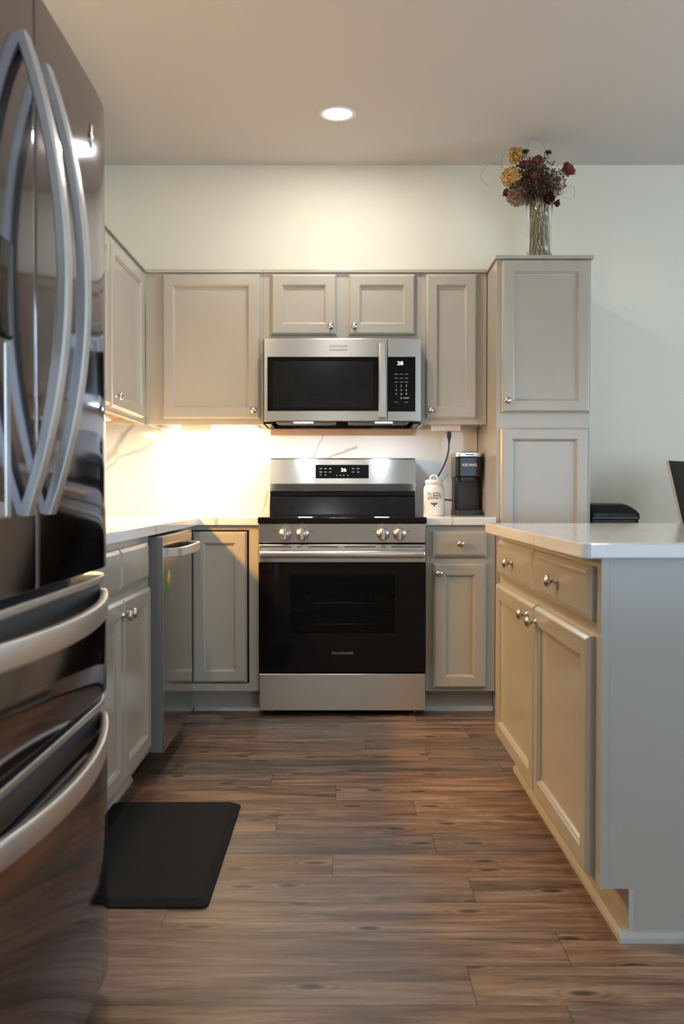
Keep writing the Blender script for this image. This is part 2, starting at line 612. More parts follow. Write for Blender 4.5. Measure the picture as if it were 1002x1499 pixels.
# ---------------------------------------------------------------- cabinets
def panel_front(b, x0, x1, z0, z1, y, t=0.020, stile=0.052, flat=False):
    """overlay front: back on plane y, face at y-t, a recessed centre with a chamfered inner edge"""
    def ring(i, d):
        return [(x0+i, y-d, z0+i), (x1-i, y-d, z0+i), (x1-i, y-d, z1-i), (x0+i, y-d, z1-i)]
    if flat:
        prof = [(0, 0), (0, t*.55), (.003, t*.66), (.012, t*.95), (.016, t)]
    else:
        prof = [(0, 0), (0, t*.6), (.0025, t*.70), (.008, t*.95), (.011, t), (stile, t), (stile+.003, t*.82), (stile+.007, t*.72), (stile+.010, t*.42), (stile+.013, t*.40)]
    b.loops([ring(i, d) for i, d in prof])


KNOB = [(.0, 0), (.0085, 0), (.0085, .002), (.0055, .005), (.0055, .013), (.009, .016), (.0145, .019), (.0165, .023), (.0160, .027), (.0125, .0305), (.006, .0325), (0, .033)]


def knob(parent, x, y, z):
    B().lathe(KNOB, (x, y, z), 'y', 20).finish('knob', 'nickel', parent)


def front(parent, kind, x0, x1, z0, z1, kn, y=0.0, t=0.020):
    b = B()
    panel_front(b, x0, x1, z0, z1, y, t, flat=(kind == 'drawer'))
    o = b.finish(kind, 'cabinet_paint', parent)
    if kn:
        knob(o, kn[0], y-t, kn[1])
    return o


def base_cabinet(name, label, loc, rotz, W, D, fronts, z1=0.874, toe_z=0.105, toe_d=0.075, group=None, shoe=True, end_near=False):
    r = thing(name, label, 'cabinet', loc, rotz, group, local=True)
    B().box(0, W, 0, D, toe_z, z1).finish('body', 'cabinet_paint', r, 0.0015)
    B().box(0, W, toe_d, D-.01, 0.0, toe_z-.0005).finish('toe_kick', 'cabinet_paint', r)
    if shoe:
        b = B()
        b.prism_x([(toe_d-.0005, 0.0), (toe_d-.018, 0.0), (toe_d-.018, .010), (toe_d-.010, .020), (toe_d-.0005, .024)], 0, W)
        b.finish('base_shoe', 'shoe_paint', r)
    for f in fronts:
        front(r, *f)
    return r


def upper_cabinet(name, label, loc, rotz, W, D, z0, z1, fronts, group=None, side=None):
    r = thing(name, label, 'cabinet', loc, rotz, group, local=True)
    b = B()
    T = .018
    lip = .030
    b.box(0, W, 0, T, z0, z1-T)                       # face frame
    b.box(0, T, T, D, z0, z1-T).box(W-T, W, T, D, z0, z1-T).box(0, W, 0, D, z1-T, z1)
    b.finish('body', 'cabinet_paint', r, 0.001)
    B().box(T, W-T, T, D, z0+lip, z0+lip+.012).finish('underside', 'raw_wood', r)
    # the thin moulded strip along the top front edge
    B().box(0, W, -.012, 0.0, z1-.016, z1).finish('top_strip', 'cabinet_paint', r, 0.002)
    for f in fronts:
        front(r, *f)
    return r


FY = 4.65                                    # face-frame plane of the wall cabinets on the back wall
UZ0, UZ1 = 1.360, 2.117
DZ0, DZ1 = 1.387, 2.092
UD = 0.306
# back wall: corner wall cabinet with the large door, cabinet above the microwave, narrow cabinet
upper_cabinet('wall_cabinet', 'grey wall cabinet with one large door left of microwave', (-0.962, FY, 0), 0, 0.576, UD, UZ0, UZ1,
              [('door', 0.083, 0.559, DZ0, DZ1, (0.530, 1.428))])
upper_cabinet('wall_cabinet', 'short grey two-door wall cabinet above the microwave', (-0.3855, FY, 0), 0, 0.7695, UD, 1.775, UZ1,
              [('door', 0.040, 0.359, 1.797, DZ1, (0.331, 1.835)), ('door', 0.419, 0.743, 1.797, DZ1, (0.447, 1.835))])
upper_cabinet('wall_cabinet', 'narrow grey one-door wall cabinet between microwave and tall pantry', (0.3845, FY, 0), 0, 0.3245, UD, UZ0, UZ1,
              [('door', 0.026, 0.277, DZ0, DZ1, (0.053, 1.428))])
# left wall
LX = -0.965
upper_cabinet('wall_cabinet', 'grey wall cabinet on left wall with knob door nearest the corner', (LX, 3.892, 0), PI/2, 0.757, UD+.022, UZ0, UZ1,
              [('door', 0.012, 0.632, DZ0-.006, DZ1-.022, (0.055, 1.428))])
upper_cabinet('wall_cabinet', 'grey wall cabinet on left wall mostly hidden behind the refrigerator', (LX, 3.22, 0), PI/2, 0.670, UD+.022, UZ0, UZ1,
              [('door', 0.02, 0.655, DZ0-.006, DZ1-.022, (0.06, 1.428))])

# left run: sink base
SX = -0.685
base_cabinet('base_cabinet', 'grey sink base cabinet with two doors beside the dishwasher', (SX, 2.435, 0), PI/2, 0.900, 0.60,
             [('drawer', 0.025, 0.410, 0.727, 0.852, None), ('drawer', 0.420, 0.826, 0.727, 0.852, None),
              ('door', 0.030, 0.449, 0.134, 0.698, (0.420, 0.652)), ('door', 0.453, 0.852, 0.134, 0.698, (0.482, 0.652))])

# corner base with the inset door
r = thing('base_cabinet', 'grey corner base cabinet with panel door standing slightly open by range', 'cabinet', (-0.69, 4.37, 0), 0, None)
b = B()
b.box(XL+.005, -0.695, 3.995, 4.37, .105, .874)
b.box(XL+.005, -0.386, 4.40, YB-.005, .105, .874)
b.box(-0.430, -0.386, 4.37, 4.40, .105, .874)
b.box(-0.695, -0.430, 4.37, 4.40, .853, .874).box(-0.695, -0.430, 4.37, 4.40, .105, .141)
b.finish('body', 'cabinet_paint', r, 0.001)
B().box(-0.694, -0.4305, 4.390, 4.3995, .1415, .8525).finish('interior_shade', 'cabinet_dark', r)  # near-black sheet paints the shade in the gap around the door
B().box(XL+.01, -0.39, 4.445, YB-.01, 0, .1045).finish('toe_kick', 'cabinet_paint', r)
B().prism_x([(4.4445, 0), (4.427, 0), (4.427, .010), (4.435, .020), (4.4445, .024)], -0.695, -0.39).finish('base_shoe', 'shoe_paint', r)
b = B()
panel_front(b, -0.691, -0.440, .146, .846, 4.380, .022)
b.finish('door', 'cabinet_paint', r)

# right of the range
base_cabinet('base_cabinet', 'narrow grey base cabinet with drawer and door right of range', (0.388, 4.37, 0), 0, 0.321, 0.60,
             [('drawer', 0.033, 0.279, 0.729, 0.849, (0.156, 0.791)), ('door', 0.034, 0.278, 0.122, 0.699, (0.058, 0.655))])

# tall pantry
r = thing('pantry_cabinet', 'tall grey pantry cabinet with two doors and vase on top', 'cabinet', (0.712, 4.37, 0), 0, None, local=True)
PW = 0.435
B().box(0, PW, 0, .600, .105, 2.0975).finish('body', 'cabinet_paint', r, 0.0015)
B().box(0, PW, .075, .59, 0, .1045).finish('toe_kick', 'cabinet_paint', r)
B().box(-.010, PW+.010, -.016, .606, 2.098, 2.115).finish('top_board', 'cabinet_paint', r, 0.003)
front(r, 'door', 0.022, 0.430, 1.394, 2.092, (0.046, 1.448))
front(r, 'door', 0.018, 0.424, 0.130, 1.325, None)

# island: fronts face -x
IX, IY0, IY1 = 0.588, 2.143, 3.497
IW = IY1-IY0
r = thing('island_cabinet', 'grey kitchen island with two drawers and two doors facing the range', 'cabinet', (IX, IY1, 0), -PI/2, None, local=True)
B().box(0, IW-.0176, 0, 0.95, .118, .874).finish('body', 'cabinet_paint', r, 0.001)
B().box(0.03, IW-.019, .072, .94, 0, .1175).finish('toe_kick', 'cabinet_paint', r)
b = B()   # end panel with the toe notch, in local x = IW
outline = [(0.0, .118), (.066, .118), (.066, 0.0), (.95, 0.0), (.95, .874), (0, .874)]
b.loops([[(IW-.0175, y, z) for y, z in outline], [(IW, y, z) for y, z in outline]])
b.finish('end_panel', 'cabinet_paint', r)
B().box(IW+.0001, IW+.004, -.0004, .020, .1185, .874).finish('corner_stile', 'cabinet_paint', r, .001)
B().box(IW+.0001, IW+.004, 0.0665, .078, .0245, .118).finish('notch_trim', 'shoe_paint', r, .001)
b = B()
b.prism_x([(.0715, 0.0), (.043, 0.0), (.043, .012), (.052, .021), (.0715, .025)], 0.03, IW+.0005)
b.loops([[(IW+d, yy, z) for d, z in ((.0005, 0.0), (.018, 0.0), (.018, .012), (.010, .022), (.0005, .025))] for yy in (.043, .95)])
b.finish('base_shoe', 'shoe_paint', r)


def iy(y):
    return IY1-y


for kind, ya, yb, z0, z1, kn in (
        ('drawer', 3.455, 2.825, 0.727, 0.852, (iy(3.140), 0.790)), ('drawer', 2.803, 2.180, 0.727, 0.852, (iy(2.490), 0.790)),
        ('door', 3.487, 2.800, 0.130, 0.690, (iy(2.880), 0.652)), ('door', 2.783, 2.184, 0.130, 0.690, (iy(2.750), 0.647))):
    front(r, kind, iy(ya), iy(yb), z0, z1, kn, 0.0, 0.022)

# ---------------------------------------------------------------- worktops
CT0, CT1 = 0.8755, 0.9145


def worktop(pts, label, bev=0.004):
    o = B().prism(pts, CT0+.009, CT1).finish('countertop', 'quartz_top', None, bev, 3)
    return tag(o, label, 'countertop')


def worktop_lo(pts, label):
    o = B().prism(pts, CT0, CT1-.003).finish('countertop', 'quartz_top', None, .004, 3)
    return tag(o, label, 'countertop')


CE = -0.658
worktop_lo([(XL+.001, 2.40), (CE, 2.40), (CE, 4.343), (-0.384, 4.343), (-0.384, YB-.0005), (XL+.001, YB-.0005)],
           'white quartz countertop over sink cabinet and dishwasher, turning the corner')
worktop_lo([(0.386, 4.343), (0.7095, 4.343), (0.7095, YB-.0005), (0.386, YB-.0005)],
           'short white quartz countertop right of range under the coffee maker')
# island top with a rounded near corner
cx0, cy0, rad = 0.532, 2.098, 0.022
pts = [(1.70, cy0), (1.70, 3.508), (cx0, 3.508)]
for k in range(7):
    a = PI + PI/2*k/6
    pts.append((cx0+rad+rad*math.cos(a), cy0+rad+rad*math.sin(a)))
worktop_lo(pts, 'large white quartz island countertop in the right foreground')

# ---------------------------------------------------------------- refrigerator
FYN, FYF, FYC = 0.925, 1.930, 1.4275


def fx_(y):
    u = max(0.0, abs(y-FYC)-0.385)/0.120
    return -0.4610-0.004*((y-FYC)/0.463)**2-0.030*(1-math.sqrt(max(0.0, 1-u*u)))


def door_outline(y0, y1, rnear, rfar, xback=-0.545, inset=0.0, n=14):
    pts = [(xback, y0)]
    ys = [y0+(y1-y0)*i/n for i in range(n+1)]
    R = 0.030
    for y in ys:
        pts.append((fx_(y)-inset, y))
    out = []
    # round the outer corners
    q = [(xback, y0)]
    y = y0
    N = 24
    for i in range(N+1):
        y = y0+(y1-y0)*(0.5-0.5*math.cos(PI*i/N))
        x = fx_(y)-inset
        for edge, rr in ((y0, rnear), (y1, rfar)):
            d = abs(y-edge)
            if rr and d < rr:
                x -= rr*0.75*(1-math.sqrt(max(0, 1-((rr-d)/rr)**2)))
        q.append((x, y))
    q.append((xback, y1))
    return q


r = thing('refrigerator', 'dark stainless french-door refrigerator with curved handles filling the left edge', 'refrigerator', (-0.90, FYC, 0))
B().box(-1.27, -0.553, FYN+.008, FYF-.008, 0.055, 1.765).finish('case', 'fridge_side', r, .004)
for (y0, y1, ra, rb) in ((FYN, FYC-.0018, .014, .003), (FYC+.0018, FYF, .003, .014)):
    d = B().prism(door_outline(y0, y1, ra, rb), 0.876, 1.780, smooth=False).finish('door', 'fridge_steel', r, .003)
    for f in d.data.polygons:
        f.use_smooth = abs(f.normal.z) < 0.5
    # the bowed bar of each door
    hy = FYC-.053 if y0 < FYC-.1 else FYC+.053
    pts = []
    for k in range(33):
        u = -1+2*k/32
        z = 1.335+0.347*u
        x = fx_(hy)+.0005+0.0585*(1-u*u)
        pts.append((x, hy, z))
    B().strap(pts, (1, 0, 0), 0.0140, 0.0085, (0, 1, 0), .35).finish('handle', 'fridge_bar', d, 0)
    if hy > FYC:   # small embossed badge high on the far door
        b = B()
        q = [(0, .045), (.010, .010), (.030, 0), (.010, -.010), (0, -.045), (-.010, -.010), (-.030, 0), (-.010, .010)]
        yb = 1.755
        b.loops([[(fx_(yb)-.001, yb+a*.4, 1.680+c*.5) for a, c in q], [(fx_(yb)+.002, yb+a*.4, 1.680+c*.5) for a, c in q]])
        b.finish('badge', 'fridge_bar', d)
    else:
        # water and ice dispenser
        pn = B().box(-0.485, -0.455, 1.05, 1.318, 1.232, 1.368).finish('dispenser', 'black_glass', d, .006, 3)
        b = B()
        b.box(-0.485, -0.460, 1.05, 1.075, 0.985, 1.230).box(-0.485, -0.460, 1.293, 1.318, 0.985, 1.230)
        b.box(-0.485, -0.460, 1.075, 1.293, 0.985, 1.010).box(-0.485, -0.468, 1.075, 1.293, 1.010, 1.230)
        b.finish('pocket', 'dispenser_grey', pn, .004)
B().box(-.552, -.468, FYC-.0016, FYC+.0016, .878, 1.777).finish('seam_filler', 'grey_plastic', r)  # filler strip added to stop light showing through the door seam
for (z0, z1, hz) in ((0.630, 0.861, 0.814), (0.068, 0.616, 0.568)):
    dr = B().prism(door_outline(FYN, FYF, .014, .014), z0, z1-.070).finish('drawer', 'fridge_steel', r, .004)
    for f in dr.data.polygons:
        f.use_smooth = abs(f.normal.z) < 0.5
    B().prism(door_outline(FYN+.004, FYF-.004, .030, .030, inset=.013), z1-.0695, z1-.016).finish('grip_recess', 'fridge_side', dr, .003, smooth=None)
    lip = B().prism(door_outline(FYN, FYF, .014, .014, inset=.004), z1-.0155, z1).finish('top_lip', 'fridge_bar', dr, .004, 3)
    pts = []
    for k in range(33):
        u = -1+2*k/32
        y = FYC+.450*u
        x = -.4605+0.054*(1-((y-FYC)/.40)**2)
        pts.append((x, y, hz))
    B().strap(pts, (1, 0, 0), 0.0185, 0.0075, (0, 0, 1), .6).finish('handle', 'fridge_bar', dr, 0, smooth=True)
B().box(-1.2, -0.53, FYN+.02, FYF-.02, 0.0, 0.0545).finish('base_grille', 'black_plastic', r, .004)

# ---------------------------------------------------------------- dishwasher
DX = -0.635
r = thing('dishwasher', 'stainless dishwasher with pocket bar handle and green oval sticker', 'dishwasher', (-0.95, 3.665, 0))
B().box(-1.27, -0.690, 3.350, 3.980, .10, .862).finish('tub', 'black_plastic', r)
B().box(-1.2, -0.75, 3.352, 3.978, 0, .0995).finish('toe_panel', 'black_plastic', r)
core = B().box(-0.6895, DX-.0035, 3.346, 3.984, .099, .867).finish('door_core', 'door_core', r, .003)
d = B().box(DX-.003, DX, 3.345, 3.985, .098, .868).finish('door_skin', 'dishwasher_steel', r, .001)
pts = []
for k in range(25):
    u = -1+2*k/24
    pts.append((DX+.004+.050*min(1, (1-abs(u))*9)*(0.75+.25*(1-u*u)), 3.665+.262*u, .808))
B().strap(pts, (1, 0, 0), .017, .006, (0, 0, 1), .5).finish('handle', 'dishwasher_bar', d, 0)
b = B()
b.lathe([(0, 0), (1, 0), (1, .0008), (0, .0008)], (0, 0, 0), 'x', 28)
bmesh.ops.scale(b.bm, verts=b.bm.verts[:], vec=(1, .036, .044))
bmesh.ops.translate(b.bm, verts=b.bm.verts[:], vec=(DX+.0003, 3.455, .70))
stk = b.finish('sticker', 'sticker_green', d)
stk['label'] = 'green and gold oval sticker'
b = B()
b.lathe([(0, 0), (1, 0), (1, .0006), (0, .0006)], (0, 0, 0), 'x', 24)
bmesh.ops.scale(b.bm, verts=b.bm.verts[:], vec=(1, .024, .018))
bmesh.ops.translate(b.bm, verts=b.bm.verts[:], vec=(DX+.0012, 3.452, .712))
b.finish('emblem', 'sticker_gold', stk)

# ---------------------------------------------------------------- range
RX0, RX1 = -0.380, 0.382
r = thing('kitchen_range', 'stainless electric range with black glass oven door at back wall', 'range', (0.001, 4.6, 0))
b = B()      # shell around an open oven cavity
b.box(RX0+.002, RX0+.055, 4.362, 4.93, .035, .882).box(RX1-.055, RX1-.002, 4.362, 4.93, .035, .882)
b.box(RX0+.055, RX1-.055, 4.362, 4.93, .035, .300).box(RX0+.055, RX1-.055, 4.362, 4.93, .700, .882).box(RX0+.055, RX1-.055, 4.86, 4.93, .300, .700)
b.finish('body', 'black_enamel', r)
b = B()
b.box(RX0+.056, RX0+.060, 4.363, 4.858, .302, .698).box(RX1-.060, RX1-.056, 4.363, 4.858, .302, .698)
b.box(RX0+.060, RX1-.060, 4.363, 4.858, .302, .306).box(RX0+.060, RX1-.060, 4.363, 4.858, .694, .698).box(RX0+.060, RX1-.060, 4.854, 4.858, .306, .694)
b.finish('oven_cavity', 'oven_cavity', r)
for z in (.513, .413):
    b = B()
    for yy in (4.39, 4.84):
        b.tube([(-.30, yy, z), (.30, yy, z)], .0045, 8)
    for k in range(21):
        x = -.29+.58*k/20
        b.tube([(x, 4.39, z+.003), (x, 4.84, z+.003)], .0022, 6)
    for x in (-.30, .30):
        b.tube([(x, 4.39, z), (x, 4.84, z)], .0045, 8)
    b.finish('oven_rack', 'rack_wire', r)
for x in (-.33, .33):
    for y in (4.40, 4.88):
        B().lathe([(.018, 0), (.018, .006), (.009, .012), (.009, .036)], (x, y, 0), 'z', 16).finish('foot', 'black_plastic', r)
B().box(RX0, RX1, 4.308, 4.361, .028, .198).finish('drawer', 'stainless', r, .004)
# oven door
b = B()
b.box(RX0, RX1, 4.312, 4.360, .7055, .790)
d = b.finish('oven_door', 'stainless', r, .004)
d['label'] = 'oven door with stainless top rail'
wx0, wx1, wz0_, wz1_ = -.238, .242, .383, .656
b = B()
b.box(RX0, wx0, 4.308, 4.358, .205, .705).box(wx1, RX1, 4.308, 4.358, .205, .705)
b.box(wx0, wx1, 4.308, 4.358, .205, wz0_).box(wx0, wx1, 4.308, 4.358, wz1_, .705)
g = b.finish('door_glass', 'black_glass', d)
B().box(wx0+.0005, wx1-.0005, 4.3095, 4.3145, wz0_+.0005, wz1_-.0005).finish('oven_window', 'oven_pane', d)
for a, c in ((-.370, -.232), (-.205, -.183), (-.155, -.018), (.012, .152), (.178, .200), (.226, .368)):
    B().box(a, c, 4.3108, 4.3125, .7765, .7805).finish('vent_slot', 'cabinet_dark', d)
pts = [(-.372, 4.262, .747)] + [(-.365+.73*k/12, 4.262-.010*math.sin(PI*k/12), .747) for k in range(13)] + [(.374, 4.262, .747)]
h = B().strap(pts, (0, -1, 0), .0165, .011, (0, 0, 1), .95).finish('handle', 'stainless_bar', d, 0, smooth=True)
for x in (-.350, .352):
    B().box(x-.014, x+.014, 4.266, 4.3118, .736, .758).finish('handle_mount', 'stainless_bar', h, .002)
text('lettering', 'FRIGIDAIRE', .0155, (0.002, 4.3076, .292), FRONT, 'logo_grey', d, 1.25, bold=.0002)
# control panel, leaning back a little
b = B()
b.prism_x([(4.312, .797), (4.306, .8845), (4.361, .8845), (4.361, .797)], RX0, RX1)
cp = b.finish('control_panel', 'stainless', r, .002)
for i, x in enumerate((-.259, -.181, .187, .262)):
    b = B()
    b.lathe([(.0, 0), (.030, 0), (.030, .003), (.0265, .005), (.0265, .020), (.024, .024), (0, .0245)], (x, 4.3095, .838), 'y', 32)
    k = b.finish('knob', 'stainless_bar', cp)
    B().box(x-.0065, x+.0065, 4.262, 4.2885, .812, .864).finish('grip', 'stainless_bar', k, .003, 3)
    B().box(x+.0068, x+.0088, 4.284, 4.2852, .814, .862).finish('mark', 'ink', k)
    s = -1 if i in (0, 2) else 1
    mx_ = x+s*.043
    b = B()
    b.box(mx_-.006, mx_+.006, 4.3082, 4.3089, .851, .8525).box(mx_-.006, mx_-.0045, 4.3082, 4.3089, .846, .851).box(mx_+.0045, mx_+.006, 4.3082, 4.3089, .846, .851)
    b.finish('burner_symbol', 'ink', cp)
    text('off_mark', 'OFF', .009, (x, 4.3068, .8735), FRONT, 'ink', cp, 1.0)
# cooktop with its thick rolled front edge
b = B()
b.prism_x([(4.300, .8855), (4.297, .892), (4.299, .909), (4.306, .914), (4.80, .9165), (4.80, .8855)], RX0-.004, RX1+.004)
ck = b.finish('cooktop', 'black_glass', r, .002)
# backguard
b = B()
b.prism_x([(4.801, .9165), (4.815, 1.005), (4.83, 1.012), (4.83, 1.035), (4.93, 1.035), (4.93, .885), (4.801, .885)], RX0+.012, RX1-.010)
bgk = b.finish('backguard', 'black_enamel', r, .002)
b = B()
b.prism_x([(4.803, 1.034), (4.791, 1.068), (4.790, 1.072), (4.812, 1.196), (4.820, 1.202), (4.93, 1.202), (4.93, 1.0355), (4.835, 1.0355)], RX0+.013, RX1-.008)
bg = b.finish('control_console', 'stainless', r, .0015)
tilt = math.atan2(.022, .124)
RT = Matrix.Rotation(PI/2-tilt, 3, 'X')


def on_console(x, z, off=0.0):
    return Vector((x, 4.790+(z-1.072)*.022/.124-off, z))


b = B()
q = [on_console(x, z, o) for o in (-.002, .0015) for x, z in ((-.134, 1.099), (.136, 1.099), (.136, 1.168), (-.134, 1.168))]
b.loops([[tuple(v) for v in q[:4]], [tuple(v) for v in q[4:]]])
ds = b.finish('display', 'black_glass', bg)
text('clock_digits', '26', .024, on_console(.008, 1.141, .0025), RT, 'digit_white', ds, 1.2, bold=.0001)
b = B()
for (x, z) in ((-.108, 1.148), (-.084, 1.148), (-.060, 1.148), (-.108, 1.131), (-.084, 1.131), (-.060, 1.131), (-.108, 1.116), (-.084, 1.116), (-.026, 1.114), (-.008, 1.114), (.010, 1.114), (.030, 1.114), (.056, 1.148), (.082, 1.148), (.056, 1.131), (.082, 1.131)):
    wd = .006 if z > 1.12 else .003
    q = [on_console(x+a, z+c, o) for o in (.001, .0022) for a, c in ((-wd, -.0015), (wd, -.0015), (wd, .0015), (-wd, .0015))]
    b.loops([[tuple(v) for v in q[:4]], [tuple(v) for v in q[4:]]])
b.finish('printed_legend', 'print_grey', ds)

# ---------------------------------------------------------------- microwave
MX0, MX1 = -0.377, 0.381
r = thing('microwave', 'stainless over-the-range microwave with black window and vertical bar handle', 'microwave', (0.002, 4.7, 1.36))
b = B()
b.box(MX0+.004, MX1-.004, 4.603, 4.955, 1.392, 1.770)
b.box(MX0+.004, MX0+.03, 4.62, 4.955, 1.360, 1.392).box(MX1-.03, MX1-.004, 4.62, 4.955, 1.360, 1.392).box(MX0+.03, MX1-.03, 4.93, 4.955, 1.360, 1.392)
body = b.finish('body', 'black_enamel', r, .001)
for x0, x1, nm in ((-.33, -.03, 'grease_filter'), (.03, .335, 'grease_filter')):
    b = B().box(x0, x1, 4.70, 4.90, 1.376, 1.3915)
    for k in range(9):
        b.box(x0+.012, x1-.012, 4.715+.02*k, 4.723+.02*k, 1.373, 1.376)
    b.finish(nm, 'grey_plastic', body, .001)
for x0, x1 in ((-.245, -.135), (.155, .255)):
    f_ = B().box(x0, x1, 4.632, 4.690, 1.372, 1.3915).finish('cooktop_light', 'grey_plastic', body, .002)
    B().box(x0+.008, x1-.008, 4.640, 4.682, 1.3695, 1.3718).finish('lens', 'hob_lens', f_)
    la = area('hob_lamp', ((x0+x1)/2, 4.66, 1.367), (0, 0, 0), .07, .03, HOB, (.74, .88, 1.0))
    la.parent = r
    la.location = Vector(la.location)-Vector(ORIGIN[r.name])
b = B()
b.prism_x([(4.582, 1.370), (4.580, 1.374), (4.580, 1.768), (4.583, 1.772), (4.6025, 1.772), (4.6025, 1.370)], MX0, .2185)
d = b.finish('door', 'stainless', r, .002)
w_ = B().box(-.361, .207, 4.5780, 4.5805, 1.421, 1.682).finish('window', 'black_glass', d, .001)
b = B()
b.box(-.335, .150, 4.5772, 4.5779, 1.438, 1.660)
b.finish('mesh_screen', 'black_enamel', w_)
pts = [(.1935, 4.545-.012*math.sin(PI*k/20), 1.388+.354*k/20) for k in range(21)]
h = B().strap(pts, (0, -1, 0), .0185, .011, (1, 0, 0), .6).finish('handle', 'bar_dark', d, 0)
for z in (1.405, 1.725):
    B().box(.183, .204, 4.545, 4.5795, z-.012, z+.012).finish('handle_mount', 'stainless_bar', h, .002)
text('lettering', 'FRIGIDAIRE', .0165, (-.018, 4.5795, 1.7325), FRONT, 'print_grey', d, 1.05)
text('lettering', 'GALLERY', .0095, (-.018, 4.5795, 1.715), FRONT, 'print_tan', d, 2.2, bold=.0003)
b = B()
b.prism_x([(4.582, 1.370), (4.580, 1.374), (4.580, 1.768), (4.583, 1.772), (4.6025, 1.772), (4.6025, 1.370)], .2205, MX1)
c_ = b.finish('control_column', 'stainless', r, .002)
kp = B().box(.2215, .355, 4.5780, 4.5805, 1.418, 1.682).finish('keypad', 'black_glass', c_, .001)
text('clock_digits', '28', .025, (.281, 4.5775, 1.650), FRONT, 'digit_white', kp, 1.2, bold=.0001)
b = B()
for j in range(3):
    for x in (.262, .287, .311):
        b.box(x-.008, x+.008, 4.5772, 4.5779, 1.598-.019*j-.0012, 1.598-.019*j+.0012)
for x in (.262, .311):
    b.box(x-.009, x+.009, 4.5772, 4.5779, 1.4615, 1.4637)
b.finish('printed_legend', 'print_grey', kp)
for j, s in enumerate(('123', '456', '789')):
    for i, ch in enumerate(s):
        text('key_digit', ch, .0125, (.262+.0245*i, 4.5775, 1.541-.0195*j), FRONT, 'frame_white', kp)
text('key_digit', '0', .0125, (.2865, 4.5775, 1.4825), FRONT, 'frame_white', kp)
text('start_lettering', 'START', .0095, (.311, 4.5775, 1.4825), FRONT, 'frame_white', kp)
# wooden cleat at the wall under the microwave
tag(B().box(-.372, .372, 4.935, 4.957, 1.327, 1.3585).finish('wood_cleat', 'raw_wood', None, .001),
    'bare brown wooden strip on backsplash just under the microwave', 'strip')

# ---------------------------------------------------------------- under-cabinet lights and outlets


def bar_light(label, loc, rotz, L, power, col=WARM, tilt_=0.0):
    rr = thing('under_cabinet_light', label, 'light', loc, rotz, 'under-cabinet bar lights', local=True)
    rr.rotation_euler = (tilt_, 0, rotz)
    B().box(-L/2, L/2, -.030, .030, -.018, 0).finish('housing', 'white_plastic', rr, .002)
    B().box(-L/2+.008, L/2-.008, -.026, .026, -.0205, -.0182).finish('lens', 'warm_lens', rr)
    la = area('bar_lamp', (0, 0, -.023), (0, 0, 0), L-.03, .05, power, col)
    la.parent = rr
    return rr


bar_light('slim warm bar light under the large-door cabinet left of microwave', (-0.67, 4.90, 1.3895), 0, 0.46, WARM_BACK, WARM2)
bar_light('slim warm bar light under the corner cabinet on left wall', (-1.13, 4.24, 1.3895), PI/2, 0.56, WARM_LEFT*.14, WARM2)
bar_light('slim warm bar light under the cabinet behind the refrigerator', (-1.09, 3.55, 1.370), PI/2, 0.60, WARM_LEFT, WARM, math.radians(-33))


def outlet_box(label, x0, x1):
    rr = thing('outlet_strip', label, 'outlet', ((x0+x1)/2, 4.76, 1.3345), 0, 'under-cabinet outlet boxes')
    bx_ = B().box(x0, x1, 4.715, 4.805, 1.3345, 1.3895).finish('housing', 'white_plastic', rr, .003)
    return rr


outlet_box('white outlet box under the large-door cabinet left of microwave', -.802, -.655)
ob = outlet_box('white outlet box with black plug under the narrow cabinet', .452, .592)
tag(B().lathe([(.0, -.018), (.008, -.016), (.009, -.004), (.006, 0), (.006, .010)], (-.470, 4.72, 1.380), 'z', 16).finish('cabinet_button', 'white_plastic'),
    'small white round button under wall cabinet beside microwave', 'button')

# ---------------------------------------------------------------- canister
r = thing('canister', 'white ceramic canister with lid lettered QUEEN beside coffee maker', 'jar', (.459, 4.715, CT1-.003))
JC = (.459, 4.715)
z0 = CT1-.003
b = B().lathe([(0, 0), (.049, 0), (.0525, .003), (.0525, .125), (.051, .138), (.045, .149), (.042, .153), (.042, .157), (0, .157)], (JC[0], JC[1], z0), 'z', 40)
bd = b.finish('body', 'ceramic', r)
ld = B().lathe([(0, .1575), (.043, .1575), (.0445, .160), (.0445, .173), (.042, .178), (.020, .180), (0, .180)], (JC[0], JC[1], z0), 'z', 40).finish('lid', 'ceramic', r)
b = B()
b.tube([(JC[0]+.019*math.cos(a), JC[1], z0+.180+.021*math.sin(a)) for a in [PI*k/14 for k in range(15)]], .0052, 10)
b.finish('lid_loop', 'ceramic', ld)


def around_jar(co):
    a = (co.x-JC[0])/.0525
    rr = .0531
    return Vector((JC[0]+rr*math.sin(a), JC[1]-rr*math.cos(a), co.z))


text('lettering', 'QUEEN', .034, (JC[0]-.004, 4.65, z0+.098), Matrix.Rotation(PI/2, 3, 'X') @ Matrix.Diagonal((1, 1.35, 1)).to_3x3(), 'ink', bd, .68, warp=around_jar)
b = B()


def disc_on_jar(cx, cz, rx, rz, rot=0):
    n = 14
    out = []
    for off in (.0526, .0532):
        ring = []
        for k in range(n):
            a = 2*PI*k/n
            u, v = rx*math.cos(a), rz*math.sin(a)
            uu, vv = u*math.cos(rot)-v*math.sin(rot), u*math.sin(rot)+v*math.cos(rot)
            th = (cx+uu)/.0525
            ring.append((JC[0]+off*math.sin(th), JC[1]-off*math.cos(th), z0+cz+vv))
        out.append(ring)
    b.loops(out)


disc_on_jar(-.004, .063, .0035, .0035)
disc_on_jar(-.004, .057, .0052, .0026)
disc_on_jar(-.004, .0515, .0048, .0022)
disc_on_jar(-.004, .047, .0028, .0018)
for s in (-1, 1):
    disc_on_jar(-.004+s*.011, .062, .0075, .0026, s*.25)
    disc_on_jar(-.004+s*.009, .057, .005, .0020, -s*.2)
b.finish('bee_emblem', 'ink', bd)

